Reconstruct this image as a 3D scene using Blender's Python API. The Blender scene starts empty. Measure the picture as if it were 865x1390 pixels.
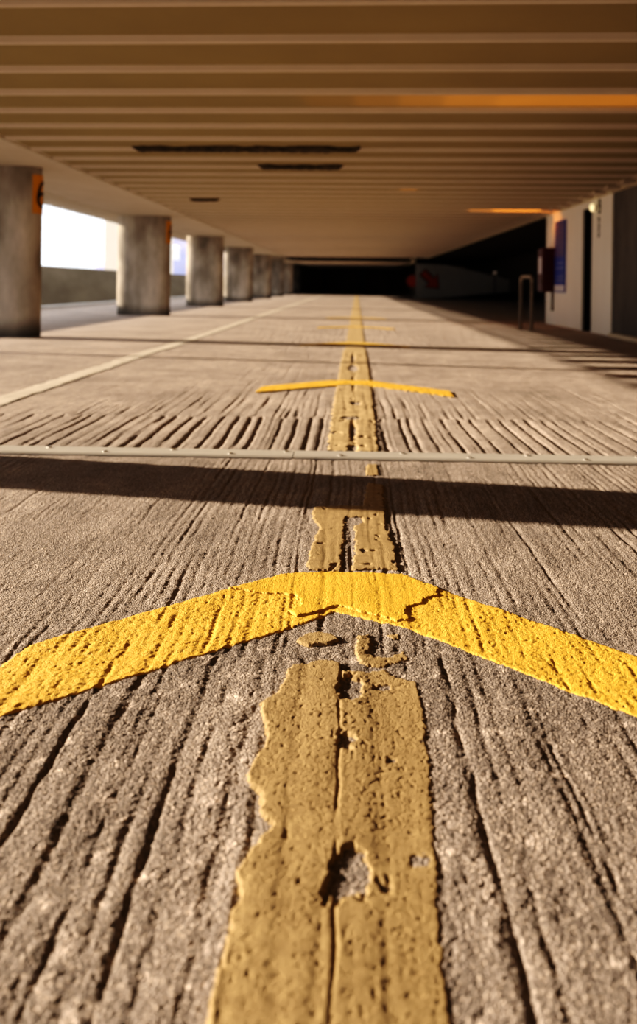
import bpy, bmesh, math, random
import numpy as np
from mathutils import Matrix, Vector

random.seed(7)
rs = np.random.RandomState(11)
S = bpy.context.scene
COL = S.collection
PI = math.pi
H = 0.70            # camera height
FZ = -0.012         # level of the far floor
R_Z = H + 1.42      # underside of ceiling ribs
T_Z = R_Z + 0.032   # trough level between the ribs
B_Z = H + 1.45      # underside of the flat beam over the columns
DRIFT = 0.0055      # the painted lines run very slightly askew

# ------------------------------------------------------------------ helpers
def link(o, parent=None):
    COL.objects.link(o)
    if parent is not None:
        o.parent = parent
    return o

def tag(o, label=None, cat=None, group=None, kind=None):
    if label: o['label'] = label
    if cat: o['category'] = cat
    if group: o['group'] = group
    if kind: o['kind'] = kind
    return o

def empty(name, loc=(0, 0, 0), rz=0):
    o = bpy.data.objects.new(name, None)
    o.location = loc
    o.rotation_euler = (0, 0, rz)
    o.empty_display_size = 0.2
    return link(o)

class MB:
    """collects simple shapes into one mesh"""
    def __init__(self):
        self.v = []; self.f = []; self.m = []
    def add(self, vs, fs, mi=0):
        b = len(self.v)
        self.v += [tuple(p) for p in vs]
        self.f += [tuple(b + i for i in f) for f in fs]
        self.m += [mi] * len(fs)
        return self
    def box(self, x0, x1, y0, y1, z0, z1, mi=0):
        vs = [(x0, y0, z0), (x1, y0, z0), (x1, y1, z0), (x0, y1, z0),
              (x0, y0, z1), (x1, y0, z1), (x1, y1, z1), (x0, y1, z1)]
        fs = [(3, 2, 1, 0), (4, 5, 6, 7), (0, 1, 5, 4), (1, 2, 6, 5), (2, 3, 7, 6), (3, 0, 4, 7)]
        return self.add(vs, fs, mi)
    def extrude_y(self, prof, y0, y1, mi=0, cap=True):
        n = len(prof)
        vs = [(x, y0, z) for x, z in prof] + [(x, y1, z) for x, z in prof]
        fs = [(i, (i + 1) % n, n + (i + 1) % n, n + i) for i in range(n)]
        if cap:
            fs += [tuple(range(n - 1, -1, -1)), tuple(range(n, 2 * n))]
        return self.add(vs, fs, mi)
    def extrude_x(self, prof, x0, x1, mi=0, cap=True):
        n = len(prof)
        vs = [(x0, y, z) for y, z in prof] + [(x1, y, z) for y, z in prof]
        fs = [(i, (i + 1) % n, n + (i + 1) % n, n + i) for i in range(n)]
        if cap:
            fs += [tuple(range(n - 1, -1, -1)), tuple(range(n, 2 * n))]
        return self.add(vs, fs, mi)
    def tube(self, pts, r, seg=14, mi=0):
        pts = [Vector(p) for p in pts]
        rings = []
        for i, p in enumerate(pts):
            if i == 0: t = pts[1] - p
            elif i == len(pts) - 1: t = p - pts[i - 1]
            else: t = (pts[i + 1] - p).normalized() + (p - pts[i - 1]).normalized()
            t.normalize()
            a = Vector((1, 0, 0)) if abs(t.x) < 0.8 else Vector((0, 0, 1))
            u = t.cross(a).normalized(); w = t.cross(u)
            rings.append([p + r * (math.cos(2 * PI * k / seg) * u + math.sin(2 * PI * k / seg) * w) for k in range(seg)])
        vs = [q for ring in rings for q in ring]
        fs = []
        for i in range(len(pts) - 1):
            for k in range(seg):
                a = i * seg + k; b = i * seg + (k + 1) % seg
                fs.append((a, b, b + seg, a + seg))
        fs.append(tuple(range(seg - 1, -1, -1)))
        fs.append(tuple(range((len(pts) - 1) * seg, len(pts) * seg)))
        return self.add(vs, fs, mi)
    def build(self, name, mats, parent=None, smooth=False, bevel=0, loc=None):
        me = bpy.data.meshes.new(name)
        me.from_pydata(self.v, [], self.f)
        mats = mats if isinstance(mats, (list, tuple)) else [mats]
        for m in mats: me.materials.append(m)
        me.polygons.foreach_set('material_index', self.m)
        bm = bmesh.new(); bm.from_mesh(me)
        bmesh.ops.recalc_face_normals(bm, faces=bm.faces)
        bm.to_mesh(me); bm.free()
        if smooth:
            me.polygons.foreach_set('use_smooth', [True] * len(me.polygons))
            me.set_sharp_from_angle(angle=math.radians(40))
        o = bpy.data.objects.new(name, me)
        if loc: o.location = loc
        link(o, parent)
        if bevel:
            b = o.modifiers.new('bevel', 'BEVEL'); b.width = bevel; b.segments = 2; b.limit_method = 'ANGLE'
        return o

def grid_mesh(name, X, Y, Z, mat, keep=None, parent=None, color=None):
    """X, Y, Z: (rows, cols) arrays -> one quad mesh; keep: per-quad mask"""
    nr, nc = X.shape
    idx = np.arange(nr * nc).reshape(nr, nc)
    q = np.stack([idx[:-1, :-1], idx[:-1, 1:], idx[1:, 1:], idx[1:, :-1]], -1).reshape(-1, 4)
    co = np.stack([X, Y, Z], -1).reshape(-1, 3)
    if keep is not None:
        q = q[keep.reshape(-1)]
        used = np.unique(q)
        remap = -np.ones(nr * nc, dtype=np.int64); remap[used] = np.arange(len(used))
        q = remap[q]; co = co[used]
        if color is not None: color = color.reshape(-1, 4)[used]
    me = bpy.data.meshes.new(name)
    me.vertices.add(len(co)); me.vertices.foreach_set('co', co.astype(np.float32).ravel())
    me.loops.add(len(q) * 4); me.loops.foreach_set('vertex_index', q.astype(np.int32).ravel())
    me.polygons.add(len(q))
    me.polygons.foreach_set('loop_start', np.arange(0, len(q) * 4, 4, dtype=np.int32))
    me.polygons.foreach_set('loop_total', np.full(len(q), 4, dtype=np.int32))
    me.polygons.foreach_set('use_smooth', np.ones(len(q), dtype=bool))
    me.update(calc_edges=True)
    if color is not None:
        a = me.attributes.new('tint', 'FLOAT_COLOR', 'POINT')
        a.data.foreach_set('color', color.reshape(-1).astype(np.float32))
    for m in (mat if isinstance(mat, (list, tuple)) else [mat]):
        me.materials.append(m)
    o = bpy.data.objects.new(name, me)
    return link(o, parent)

# ------------------------------------------------------------------ numeric noise
PERM = rs.permutation(1024)
ANG = rs.rand(1024) * 2 * PI
GX, GY = np.cos(ANG), np.sin(ANG)
RND = rs.rand(4096)

def pn(x, y, seed=0):
    x = np.asarray(x, float) + seed * 17.37; y = np.asarray(y, float) + seed * 9.71
    xi = np.floor(x).astype(np.int64); yi = np.floor(y).astype(np.int64)
    fx = x - xi; fy = y - yi
    u = fx * fx * fx * (fx * (fx * 6 - 15) + 10); v = fy * fy * fy * (fy * (fy * 6 - 15) + 10)
    def g(ix, iy, dx, dy):
        h = PERM[(PERM[ix & 1023] + iy) & 1023]
        return GX[h] * dx + GY[h] * dy
    n00 = g(xi, yi, fx, fy); n10 = g(xi + 1, yi, fx - 1, fy)
    n01 = g(xi, yi + 1, fx, fy - 1); n11 = g(xi + 1, yi + 1, fx - 1, fy - 1)
    a = n00 + u * (n10 - n00); b = n01 + u * (n11 - n01)
    return 1.5 * (a + v * (b - a))

def sst(a, b, x):
    t = np.clip((x - a) / (b - a), 0, 1)
    return t * t * (3 - 2 * t)

def grooves(x, y, per, seed, width, gate=0.0):
    p = x / per; k = np.floor(p).astype(np.int64); f = p - k - 0.5
    a = 0.25 + 0.85 * RND[(k * 3 + seed) & 4095]
    c = (RND[(k * 5 + seed + 77) & 4095] - 0.5) * 0.5
    al = np.clip(0.55 - gate + 1.1 * pn(k * 7.31 + seed, y * 2.0, seed) + 0.5 * pn(k * 3.1 + seed, y * 14, seed + 1), 0.0, 1.3)
    return -a * al * np.exp(-((f - c) / width) ** 2) + 0.09 * np.cos(2 * PI * (f - c) + 2.2)

JY = 3.60           # where the metal joint crosses the lane
def jointline(x): return JY - 0.028 * x

def height(x, y, grain=1.0, groove=1.0):
    """surface relief of the tamped concrete deck, metres"""
    xw = x + 0.012 * pn(x * 1.7, y * 1.1, 1) + 0.004 * pn(x * 9, y * 8, 2) + 0.0035 * (y - 2)
    j = y - jointline(x)
    e1 = 1.66 + 0.05 * pn(x * 3, y * 0, 3)
    e3 = 4.64 + 0.025 * pn(x * 6, y * 0, 4) + 0.012 * pn(x * 23, y * 0, 14)
    w1 = 1 - sst(e1 - 0.03, e1 + 0.04, y)
    w3 = sst(0.03, 0.06, j) * (1 - sst(e3 - 0.03, e3 + 0.03, y))
    w2 = sst(e1 - 0.03, e1 + 0.04, y) * (1 - sst(-0.02, 0.03, j))
    w4 = sst(e3 - 0.03, e3 + 0.03, y)
    patch = np.clip(0.75 + 1.0 * pn(x * 0.9, y * 0.6, 5) + 0.4 * pn(x * 4, y * 1.5, 15), 0.10, 1.3)
    calm = 1 - 0.75 * (1 - sst(-0.75, -0.25, x)) * sst(1.7, 1.8, y) * (1 - sst(2.5, 3.1, y))
    left = 1 - 0.45 * (1 - sst(-1.9, -0.9, x))
    flush = 1 - 0.9 * np.exp(-((x - 0.125) / 0.030) ** 2)
    h = w1 * flush * (0.0046 * grooves(xw + 0.002 * pn(x * 20, y * 24, 16), y, 0.068, 10, 0.065, 0.02) * np.clip(0.9 + 0.9 * pn(x * 13, y * 17, 17), 0.1, 1.4) + 0.0026 * grooves(xw + 0.02, y, 0.041, 210, 0.14, 0.15))
    h = h + w2 * (0.0032 * grooves(xw, y, 0.027, 300, 0.20, 0.1) + 0.0028 * grooves(xw, y, 0.083, 500, 0.09, 0.1)) * calm * patch
    h = h + w3 * (0.0080 * grooves(xw + 0.01, y, 0.076, 700, 0.12, -0.40) + 0.002 * grooves(xw, y, 0.031, 750, 0.2)) * left
    h = h + w4 * (0.0042 * grooves(xw, y, 0.073, 900, 0.12, 0.1) + 0.0022 * grooves(xw, y, 0.037, 1200, 0.18, 0.1)) * patch * (1 - 0.65 * sst(5, 8, y)) * left
    h = h * groove
    # a shallow step where two pours meet
    h = h + 0.0028 * np.exp(-((y - e3 - 0.02) / 0.02) ** 2)
    h = h - 0.0015 * np.exp(-((y - e1) / 0.012) ** 2)
    h = h + 0.0020 * pn(x * 9, y * 7, 6)
    g = 0.0006 * pn(x * 62, y * 50, 7) + 0.0006 * pn(x * 128, y * 110, 8) + 0.0007 * pn(x * 230, y * 200, 9)
    n = pn(x * 105, y * 95, 12)
    g = g + 0.0014 * np.clip(n - 0.28, 0, 1) - 0.0028 * np.clip(-n - 0.40, 0, 1)
    return h + grain * g

def lift(x, y):
    u = np.abs(x) - (0.47 * y + 0.55)
    return (1 - sst(-0.10, -0.01, u)) * (1 - sst(9.0, 9.7, y)) * sst(0.36, 0.45, y)

def ground(x, y, grain=1.0, groove=1.0):
    return FZ + lift(x, y) * (-FZ + height(x, y, grain, groove))

# ------------------------------------------------------------------ materials
def mat(name, col, rough=0.8, noise=0.0, nscale=5.0, col2=None, bump=0.0, bscale=60.0, metallic=0.0, stretch=(1, 1, 1), detail=6, coord='Object', spec=0.3):
    m = bpy.data.materials.new(name); m.use_nodes = True
    nt = m.node_tree; N = nt.nodes; L = nt.links
    b = N['Principled BSDF']
    b.inputs['Roughness'].default_value = rough
    b.inputs['Metallic'].default_value = metallic
    b.inputs['Specular IOR Level'].default_value = spec
    b.inputs['Base Color'].default_value = (*col, 1)
    tc = N.new('ShaderNodeTexCoord'); mp = N.new('ShaderNodeMapping')
    mp.inputs['Scale'].default_value = stretch
    L.new(tc.outputs[coord], mp.inputs['Vector'])
    if col2 is not None:
        n = N.new('ShaderNodeTexNoise'); n.inputs['Scale'].default_value = nscale; n.inputs['Detail'].default_value = detail
        n.inputs['Roughness'].default_value = 0.62
        r = N.new('ShaderNodeValToRGB')
        r.color_ramp.elements[0].position = 0.5 - noise; r.color_ramp.elements[1].position = 0.5 + noise
        r.color_ramp.elements[0].color = (*col, 1); r.color_ramp.elements[1].color = (*col2, 1)
        L.new(mp.outputs['Vector'], n.inputs['Vector']); L.new(n.outputs['Fac'], r.inputs['Fac'])
        L.new(r.outputs['Color'], b.inputs['Base Color'])
    if bump:
        n2 = N.new('ShaderNodeTexNoise'); n2.inputs['Scale'].default_value = bscale; n2.inputs['Detail'].default_value = 5
        bp = N.new('ShaderNodeBump'); bp.inputs['Strength'].default_value = bump; bp.inputs['Distance'].default_value = 0.01
        L.new(mp.outputs['Vector'], n2.inputs['Vector']); L.new(n2.outputs['Fac'], bp.inputs['Height'])
        L.new(bp.outputs['Normal'], b.inputs['Normal'])
    return m

def emis(name, col, strength):
    m = bpy.data.materials.new(name); m.use_nodes = True
    b = m.node_tree.nodes['Principled BSDF']
    b.inputs['Base Color'].default_value = (*col, 1)
    b.inputs['Emission Color'].default_value = (*col, 1)
    b.inputs['Emission Strength'].default_value = strength
    return m

def deck_material(name, far):
    m = bpy.data.materials.new(name); m.use_nodes = True
    nt = m.node_tree; N = nt.nodes; L = nt.links
    b = N['Principled BSDF']; b.inputs['Roughness'].default_value = 0.9; b.inputs['Specular IOR Level'].default_value = 0.2
    tc = N.new('ShaderNodeTexCoord')
    # stone-to-mortar speckle
    v = N.new('ShaderNodeTexNoise'); v.inputs['Scale'].default_value = 190; v.inputs['Detail'].default_value = 5; v.inputs['Roughness'].default_value = 0.7
    r = N.new('ShaderNodeValToRGB')
    r.color_ramp.elements[0].position = 0.32; r.color_ramp.elements[0].color = (0.26, 0.212, 0.186, 1)
    r.color_ramp.elements[1].position = 0.70; r.color_ramp.elements[1].color = (0.56, 0.47, 0.415, 1)
    L.new(tc.outputs['Object'], v.inputs['Vector']); L.new(v.outputs['Fac'], r.inputs['Fac'])
    # large soft stains
    s = N.new('ShaderNodeTexNoise'); s.inputs['Scale'].default_value = 1.3; s.inputs['Detail'].default_value = 7
    sr = N.new('ShaderNodeMapRange'); sr.inputs['From Min'].default_value = 0.3; sr.inputs['From Max'].default_value = 0.7
    sr.inputs['To Min'].default_value = 0.78; sr.inputs['To Max'].default_value = 1.16
    L.new(tc.outputs['Object'], s.inputs['Vector']); L.new(s.outputs['Fac'], sr.inputs['Value'])
    mx = N.new('ShaderNodeMix'); mx.data_type = 'RGBA'; mx.blend_type = 'MULTIPLY'; mx.inputs['Factor'].default_value = 1
    L.new(r.outputs['Color'], mx.inputs['A']); L.new(sr.outputs['Result'], mx.inputs['B'])
    out = mx.outputs['Result']
    if not far:
        at = N.new('ShaderNodeAttribute'); at.attribute_name = 'tint'
        m2 = N.new('ShaderNodeMix'); m2.data_type = 'RGBA'; m2.blend_type = 'MULTIPLY'; m2.inputs['Factor'].default_value = 1
        L.new(out, m2.inputs['A']); L.new(at.outputs['Color'], m2.inputs['B']); out = m2.outputs['Result']
    # single pale and dark chips of stone
    vc = N.new('ShaderNodeTexVoronoi'); vc.inputs['Scale'].default_value = 300
    vr = N.new('ShaderNodeValToRGB'); vr.color_ramp.interpolation = 'LINEAR'
    e = vr.color_ramp.elements; e[0].position = 0.10; e[0].color = (0.62, 0.60, 0.58, 1); e[1].position = 0.30; e[1].color = (1, 1, 1, 1)
    q = e.new(0.78); q.color = (1, 1, 1, 1); q = e.new(0.95); q.color = (1.75, 1.7, 1.6, 1)
    sp = N.new('ShaderNodeSeparateColor')
    L.new(tc.outputs['Object'], vc.inputs['Vector']); L.new(vc.outputs['Color'], sp.inputs['Color']); L.new(sp.outputs['Red'], vr.inputs['Fac'])
    m3 = N.new('ShaderNodeMix'); m3.data_type = 'RGBA'; m3.blend_type = 'MULTIPLY'; m3.inputs['Factor'].default_value = 1
    L.new(out, m3.inputs['A']); L.new(vr.outputs['Color'], m3.inputs['B']); out = m3.outputs['Result']
    L.new(out, b.inputs['Base Color'])
    n2 = N.new('ShaderNodeTexNoise'); n2.inputs['Detail'].default_value = 4
    bp = N.new('ShaderNodeBump')
    mp = N.new('ShaderNodeMapping')
    if far:
        mp.inputs['Scale'].default_value = (22, 1.0, 1); n2.inputs['Scale'].default_value = 1.0
        bp.inputs['Strength'].default_value = 0.5; bp.inputs['Distance'].default_value = 0.02
    else:
        n2.inputs['Scale'].default_value = 520
        bp.inputs['Strength'].default_value = 0.8; bp.inputs['Distance'].default_value = 0.002
    L.new(tc.outputs['Object'], mp.inputs['Vector']); L.new(mp.outputs['Vector'], n2.inputs['Vector'])
    L.new(n2.outputs['Fac'], bp.inputs['Height'])
    if far:
        L.new(bp.outputs['Normal'], b.inputs['Normal'])
    else:
        vb = N.new('ShaderNodeTexVoronoi'); vb.inputs['Scale'].default_value = 280; vb.feature = 'F1'
        b2 = N.new('ShaderNodeBump'); b2.inputs['Strength'].default_value = 0.75; b2.inputs['Distance'].default_value = 0.0035; b2.invert = True
        L.new(tc.outputs['Object'], vb.inputs['Vector']); L.new(vb.outputs['Distance'], b2.inputs['Height'])
        L.new(bp.outputs['Normal'], b2.inputs['Normal']); L.new(b2.outputs['Normal'], b.inputs['Normal'])
    return m

M_deck = deck_material('deck_concrete', False)
M_deckfar = deck_material('deck_concrete_far', True)
M_yellow = mat('fresh_yellow_paint', (0.86, 0.46, 0.055), 0.6, 0.22, 60, (0.95, 0.60, 0.11), bump=0.6, bscale=420, detail=8)
M_yellowthick = mat('thick_yellow_paint', (0.86, 0.48, 0.06), 0.55, 0.25, 40, (0.94, 0.58, 0.095), bump=0.45, bscale=380, detail=8)
M_ochre = mat('old_ochre_paint', (0.31, 0.205, 0.095), 0.8, 0.24, 45, (0.49, 0.34, 0.165), bump=0.5, bscale=430, detail=8)
M_ochrefar = mat('worn_ochre_paint', (0.41, 0.285, 0.145), 0.8, 0.2, 9, (0.60, 0.44, 0.24), bump=0.3, bscale=60)
M_yellowfar = mat('dusty_yellow_paint', (0.78, 0.46, 0.07), 0.7, 0.25, 9, (0.88, 0.56, 0.12))
M_white = mat('worn_white_paint', (0.52, 0.45, 0.37), 0.8, 0.25, 5, (0.72, 0.65, 0.55))
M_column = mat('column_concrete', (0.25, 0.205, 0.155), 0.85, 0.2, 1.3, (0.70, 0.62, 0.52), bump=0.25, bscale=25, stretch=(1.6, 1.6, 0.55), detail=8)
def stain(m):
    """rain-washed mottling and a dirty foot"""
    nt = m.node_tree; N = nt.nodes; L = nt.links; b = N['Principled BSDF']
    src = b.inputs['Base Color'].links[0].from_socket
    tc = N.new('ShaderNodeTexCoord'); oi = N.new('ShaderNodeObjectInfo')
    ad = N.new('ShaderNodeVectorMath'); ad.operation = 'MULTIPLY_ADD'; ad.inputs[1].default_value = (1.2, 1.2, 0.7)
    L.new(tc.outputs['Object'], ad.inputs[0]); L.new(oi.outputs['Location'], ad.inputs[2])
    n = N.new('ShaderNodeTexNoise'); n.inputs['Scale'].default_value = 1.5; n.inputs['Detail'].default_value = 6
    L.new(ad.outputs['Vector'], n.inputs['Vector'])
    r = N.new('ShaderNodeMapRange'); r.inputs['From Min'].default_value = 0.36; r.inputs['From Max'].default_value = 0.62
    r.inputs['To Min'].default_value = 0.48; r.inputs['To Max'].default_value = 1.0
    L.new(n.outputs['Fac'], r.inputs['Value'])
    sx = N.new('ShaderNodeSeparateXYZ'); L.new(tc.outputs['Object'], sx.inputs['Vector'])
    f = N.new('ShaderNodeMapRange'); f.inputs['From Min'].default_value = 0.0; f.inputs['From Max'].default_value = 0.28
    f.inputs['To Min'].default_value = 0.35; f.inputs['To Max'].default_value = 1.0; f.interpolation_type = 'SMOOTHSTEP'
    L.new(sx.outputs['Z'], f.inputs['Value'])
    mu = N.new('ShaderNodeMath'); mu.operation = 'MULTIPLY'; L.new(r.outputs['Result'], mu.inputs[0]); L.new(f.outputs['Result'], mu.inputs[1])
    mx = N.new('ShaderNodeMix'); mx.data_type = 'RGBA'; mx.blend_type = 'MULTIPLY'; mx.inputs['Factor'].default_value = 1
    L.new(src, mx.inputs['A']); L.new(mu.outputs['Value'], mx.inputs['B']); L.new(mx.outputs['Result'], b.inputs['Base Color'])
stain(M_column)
M_beam = mat('beam_concrete', (0.50, 0.42, 0.31), 0.85, 0.25, 1.5, (0.60, 0.52, 0.41))
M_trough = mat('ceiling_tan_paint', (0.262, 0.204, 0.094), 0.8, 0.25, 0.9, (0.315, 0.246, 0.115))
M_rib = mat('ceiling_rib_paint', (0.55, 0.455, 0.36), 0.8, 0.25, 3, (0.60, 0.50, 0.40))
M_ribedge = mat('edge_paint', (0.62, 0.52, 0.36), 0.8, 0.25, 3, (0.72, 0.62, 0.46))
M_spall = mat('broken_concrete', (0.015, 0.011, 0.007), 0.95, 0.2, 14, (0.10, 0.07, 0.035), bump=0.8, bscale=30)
M_wallwhite = mat('white_wall_paint', (0.84, 0.78, 0.68), 0.75, 0.25, 1.4, (0.93, 0.88, 0.79), stretch=(1, 1, 0.35))
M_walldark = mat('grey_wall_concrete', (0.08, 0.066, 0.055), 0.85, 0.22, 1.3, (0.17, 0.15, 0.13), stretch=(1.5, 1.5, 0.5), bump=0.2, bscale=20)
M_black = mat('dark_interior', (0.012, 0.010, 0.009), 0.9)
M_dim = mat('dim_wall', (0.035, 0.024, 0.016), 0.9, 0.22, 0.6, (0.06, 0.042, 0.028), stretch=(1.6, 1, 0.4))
M_parapet = mat('parapet_concrete', (0.09, 0.068, 0.042), 0.9, 0.22, 0.9, (0.17, 0.135, 0.09), stretch=(1, 0.6, 2))
M_kerb = mat('pale_kerb', (0.48, 0.46, 0.44), 0.85, 0.25, 3, (0.62, 0.60, 0.57))
M_steel = mat('worn_steel', (0.50, 0.47, 0.43), 0.5, 0.25, 4, (0.66, 0.63, 0.58), metallic=0.25, stretch=(1, 8, 1))
M_bolt = mat('bright_bolt', (0.8, 0.78, 0.74), 0.25, metallic=0.8)
M_tube = mat('painted_tube', (0.16, 0.12, 0.085), 0.5, 0.25, 20, (0.24, 0.18, 0.13))
M_red = mat('dark_red_enamel', (0.06, 0.005, 0.004), 0.45, 0.25, 8, (0.085, 0.007, 0.005))
M_redlit = mat('red_arrow_paint', (0.46, 0.05, 0.025), 0.7, 0.25, 3, (0.56, 0.07, 0.035))
M_orange = mat('orange_plate', (0.62, 0.26, 0.008), 0.6, 0.25, 6, (0.72, 0.32, 0.012))
M_ink = mat('black_ink', (0.006, 0.005, 0.005), 0.6)
M_blue = mat('blue_board', (0.014, 0.035, 0.30), 0.5, 0.25, 5, (0.020, 0.05, 0.38))
M_violet = mat('violet_board', (0.075, 0.055, 0.20), 0.5, 0.25, 5, (0.10, 0.075, 0.25))
M_label = mat('white_board_strip', (0.60, 0.58, 0.62), 0.6)
M_rampwall = mat('dimmed_white_paint', (0.36, 0.33, 0.30), 0.85, 0.25, 1.0, (0.46, 0.43, 0.39))  # white wall paint darkened, the dim light put into its colour
M_cream = mat('cream_render', (0.86, 0.74, 0.60), 0.8, 0.25, 0.4, (0.92, 0.82, 0.68))
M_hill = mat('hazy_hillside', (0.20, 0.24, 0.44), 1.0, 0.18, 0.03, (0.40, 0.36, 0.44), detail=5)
M_outer = mat('outside_ground', (0.22, 0.19, 0.16), 0.95)

# ------------------------------------------------------------------ floor
def rows_y():
    y = 0.36; out = []
    while y < 9.7:
        out.append(y); y += min(max(y * y / 1000, 0.0020), 0.0085)
    out.append(9.7)
    return np.array(out)

YR = rows_y()
NC = 1050
U = np.linspace(-1, 1, NC)
XG = U[None, :] * (0.47 * YR[:, None] + 0.55)
YG = np.repeat(YR[:, None], NC, 1)
ZG = ground(XG, YG)
# colour differences of the concrete itself: pale laitance beside the centre line, greyer patch in the fork, paler pour
t = np.ones(XG.shape)
pale = np.exp(-((XG + 0.165 + 0.03 * pn(XG * 3, YG * 6, 30)) / 0.035) ** 2) * (1 - sst(1.45, 1.75, YG))
t = t + 0.45 * pale
t = t * (1 + 0.16 * pn(XG * 7, YG * 5, 31)) * (1 + 0.14 * pn(XG * 22, YG * 16, 32))
fork = (1 - sst(0.02, 0.10, np.abs(XG) - 0.9 * np.clip(1.95 - YG, 0, 1))) * sst(1.3, 1.5, YG) * (1 - sst(1.85, 1.95, YG))
t = t * (1 - 0.12 * fork)
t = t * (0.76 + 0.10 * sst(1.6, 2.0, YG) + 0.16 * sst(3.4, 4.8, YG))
wq = np.clip(pn(XG * 26, YG * 26, 33) + 0.4 * pn(XG * 80, YG * 80, 34) - 0.36, 0, 0.5) * (YG < 1.75)
t = t + 1.5 * wq
TC = np.stack([t, t, t, np.ones_like(t)], -1)
floor = grid_mesh('floor', XG, YG, ZG, [M_deck, M_deckfar], color=TC)
# the rest of the deck: one big slab joined into the same mesh
bm = bmesh.new(); bm.from_mesh(floor.data)
def quad(x0, x1, y0, y1, z=FZ):
    vs = [bm.verts.new((x, y, z)) for x, y in ((x0, y0), (x1, y0), (x1, y1), (x0, y1))]
    f = bm.faces.new(vs); f.material_index = 1; f.smooth = False
quad(-8.68, 12, -14, 80)
bm.to_mesh(floor.data); bm.free()
floor['kind'] = 'structure'
del XG, YG, ZG, t, TC

# ------------------------------------------------------------------ paint on the floor
def poly_sdf(x, y, P):
    """signed distance to polygon, positive inside"""
    P = np.array(P, float); n = len(P)
    d = np.full(x.shape, 1e9); inside = np.zeros(x.shape, bool)
    for i in range(n):
        ax, ay = P[i]; bx, by = P[(i + 1) % n]
        ex, ey = bx - ax, by - ay
        tt = np.clip(((x - ax) * ex + (y - ay) * ey) / (ex * ex + ey * ey + 1e-12), 0, 1)
        d = np.minimum(d, np.hypot(x - ax - tt * ex, y - ay - tt * ey))
        c = ((ay > y) != (by > y)) & (x < ex * (y - ay) / (ey + 1e-12 * (abs(ey) < 1e-12)) + ax)
        inside ^= c
    return np.where(inside, d, -d)

def paint(name, polys, m, thick0, step, stepy=None, edge=0.004, seed=40, grain=0.6, groove=1.0, wear=0.0, holes=(), seams=(), pits=0.0, parent=None, soft=0.004, wearscale=30, thin_right=False):
    """a layer of paint lying on the relief of the deck, with chipped edges"""
    stepy = stepy or step
    thick = thick0
    P = np.vstack([np.array(p, float) for p in polys])
    x0, y0 = P.min(0) - 0.02; x1, y1 = P.max(0) + 0.02
    xs = np.arange(x0, x1 + step, step); ys = np.arange(y0, y1 + stepy, stepy)
    X, Y = np.meshgrid(xs, ys)
    s = np.full(X.shape, -1e9)
    for p in polys:
        s = np.maximum(s, poly_sdf(X, Y, p))
    s = s + edge * (pn(X * 22, Y * 16, seed) + 0.9 * pn(X * 55, Y * 40, seed + 1) + 0.9 * pn(X * 130, Y * 95, seed + 2) + 0.5 * pn(X * 240, Y * 180, seed + 20))
    for hx, hy, rx, ry in holes:
        e = (np.hypot((X - hx) / rx, (Y - hy) / ry) - 1) * min(rx, ry)
        e = e + 0.007 * pn(X * 60, Y * 42, seed + 3) + 0.004 * pn(X * 130, Y * 90, seed + 4)
        s = np.minimum(s, e)
    if wear:
        n = pn(X * wearscale, Y * wearscale * 0.6, seed + 5) + 0.6 * pn(X * wearscale * 2.6, Y * wearscale * 1.8, seed + 6)
        s = np.minimum(s, (1.25 - wear - n) * 0.02)
    base = ground(X, Y, grain, groove)
    full = ground(X, Y, 1.0, 1.0)
    if thin_right: thick = thick0 * (1 - 0.72 * sst(-0.01, 0.09, X))
    z = base + thick * sst(-0.001, soft, s)
    if pits:
        z = z - pits * (np.clip(pn(X * 95, Y * 70, seed + 7) - 0.42, 0, 1) * 3 + np.clip(pn(X * 210, Y * 170, seed + 27) - 0.42, 0, 1) * 4)
    for sx, w, dep in seams:
        z = z - dep * np.exp(-((X - sx - 0.004 * pn(X * 0 + 1, Y * 9, seed + 8)) / w) ** 2) * np.clip(0.6 + pn(X * 0 + 5, Y * 11, seed + 9), 0, 1)
    if thick0 > 0.004:   # hairline cracks in thick paint
        c = np.abs(pn(X * 12, Y * 7, seed + 10) + 0.3 * pn(X * 50, Y * 40, seed + 11))
        z = z - 0.0016 * np.exp(-(c / 0.018) ** 2) * sst(0.12, 0.35, pn(X * 5, Y * 4, seed + 12))
    z = np.where(s < -0.001, np.minimum(z, full - 0.003), z)
    k = s > -0.004
    keep = k[:-1, :-1] & k[1:, :-1] & k[:-1, 1:] & k[1:, 1:]
    return grid_mesh(name, X, Y, z, m, keep=keep, parent=parent)

def fix(P): return [(x + 0.0084, y * (1 + 0.0171 * x)) for x, y in P]
CHEV0 = [(-0.166, 2.137), (-0.05, 2.152), (0.03, 2.152), (0.12, 2.137), (0.207, 2.034), (0.538, 1.670), (0.628, 1.570), (0.625, 1.262),
        (0.462, 1.433), (0.123, 1.795), (-0.036, 1.895), (-0.089, 1.834), (-0.569, 1.4286), (-0.645, 1.366), (-0.640, 1.63), (-0.622, 1.716), (-0.285, 2.034)]
CHEV = fix(CHEV0)
def chev_at(dy):
    return [(x + 0.0084 + DRIFT * dy, y + dy) for x, y in CHEV0]

root = empty('painted_chevron', (0, 1.75, 0.0))
tag(root, 'large bright yellow chevron across the foreground with cracked thick paint at its point', 'road marking', 'yellow chevrons along the lane')
c = paint('thin_paint', [CHEV], M_yellow, 0.0022, 0.0024, 0.0024, edge=0.0022, grain=0.9, groove=0.62, wear=0.14, wearscale=70, pits=0.0011, seed=41)
c.parent = root; c.matrix_parent_inverse = Matrix.Translation((0, -1.75, 0))
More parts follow.
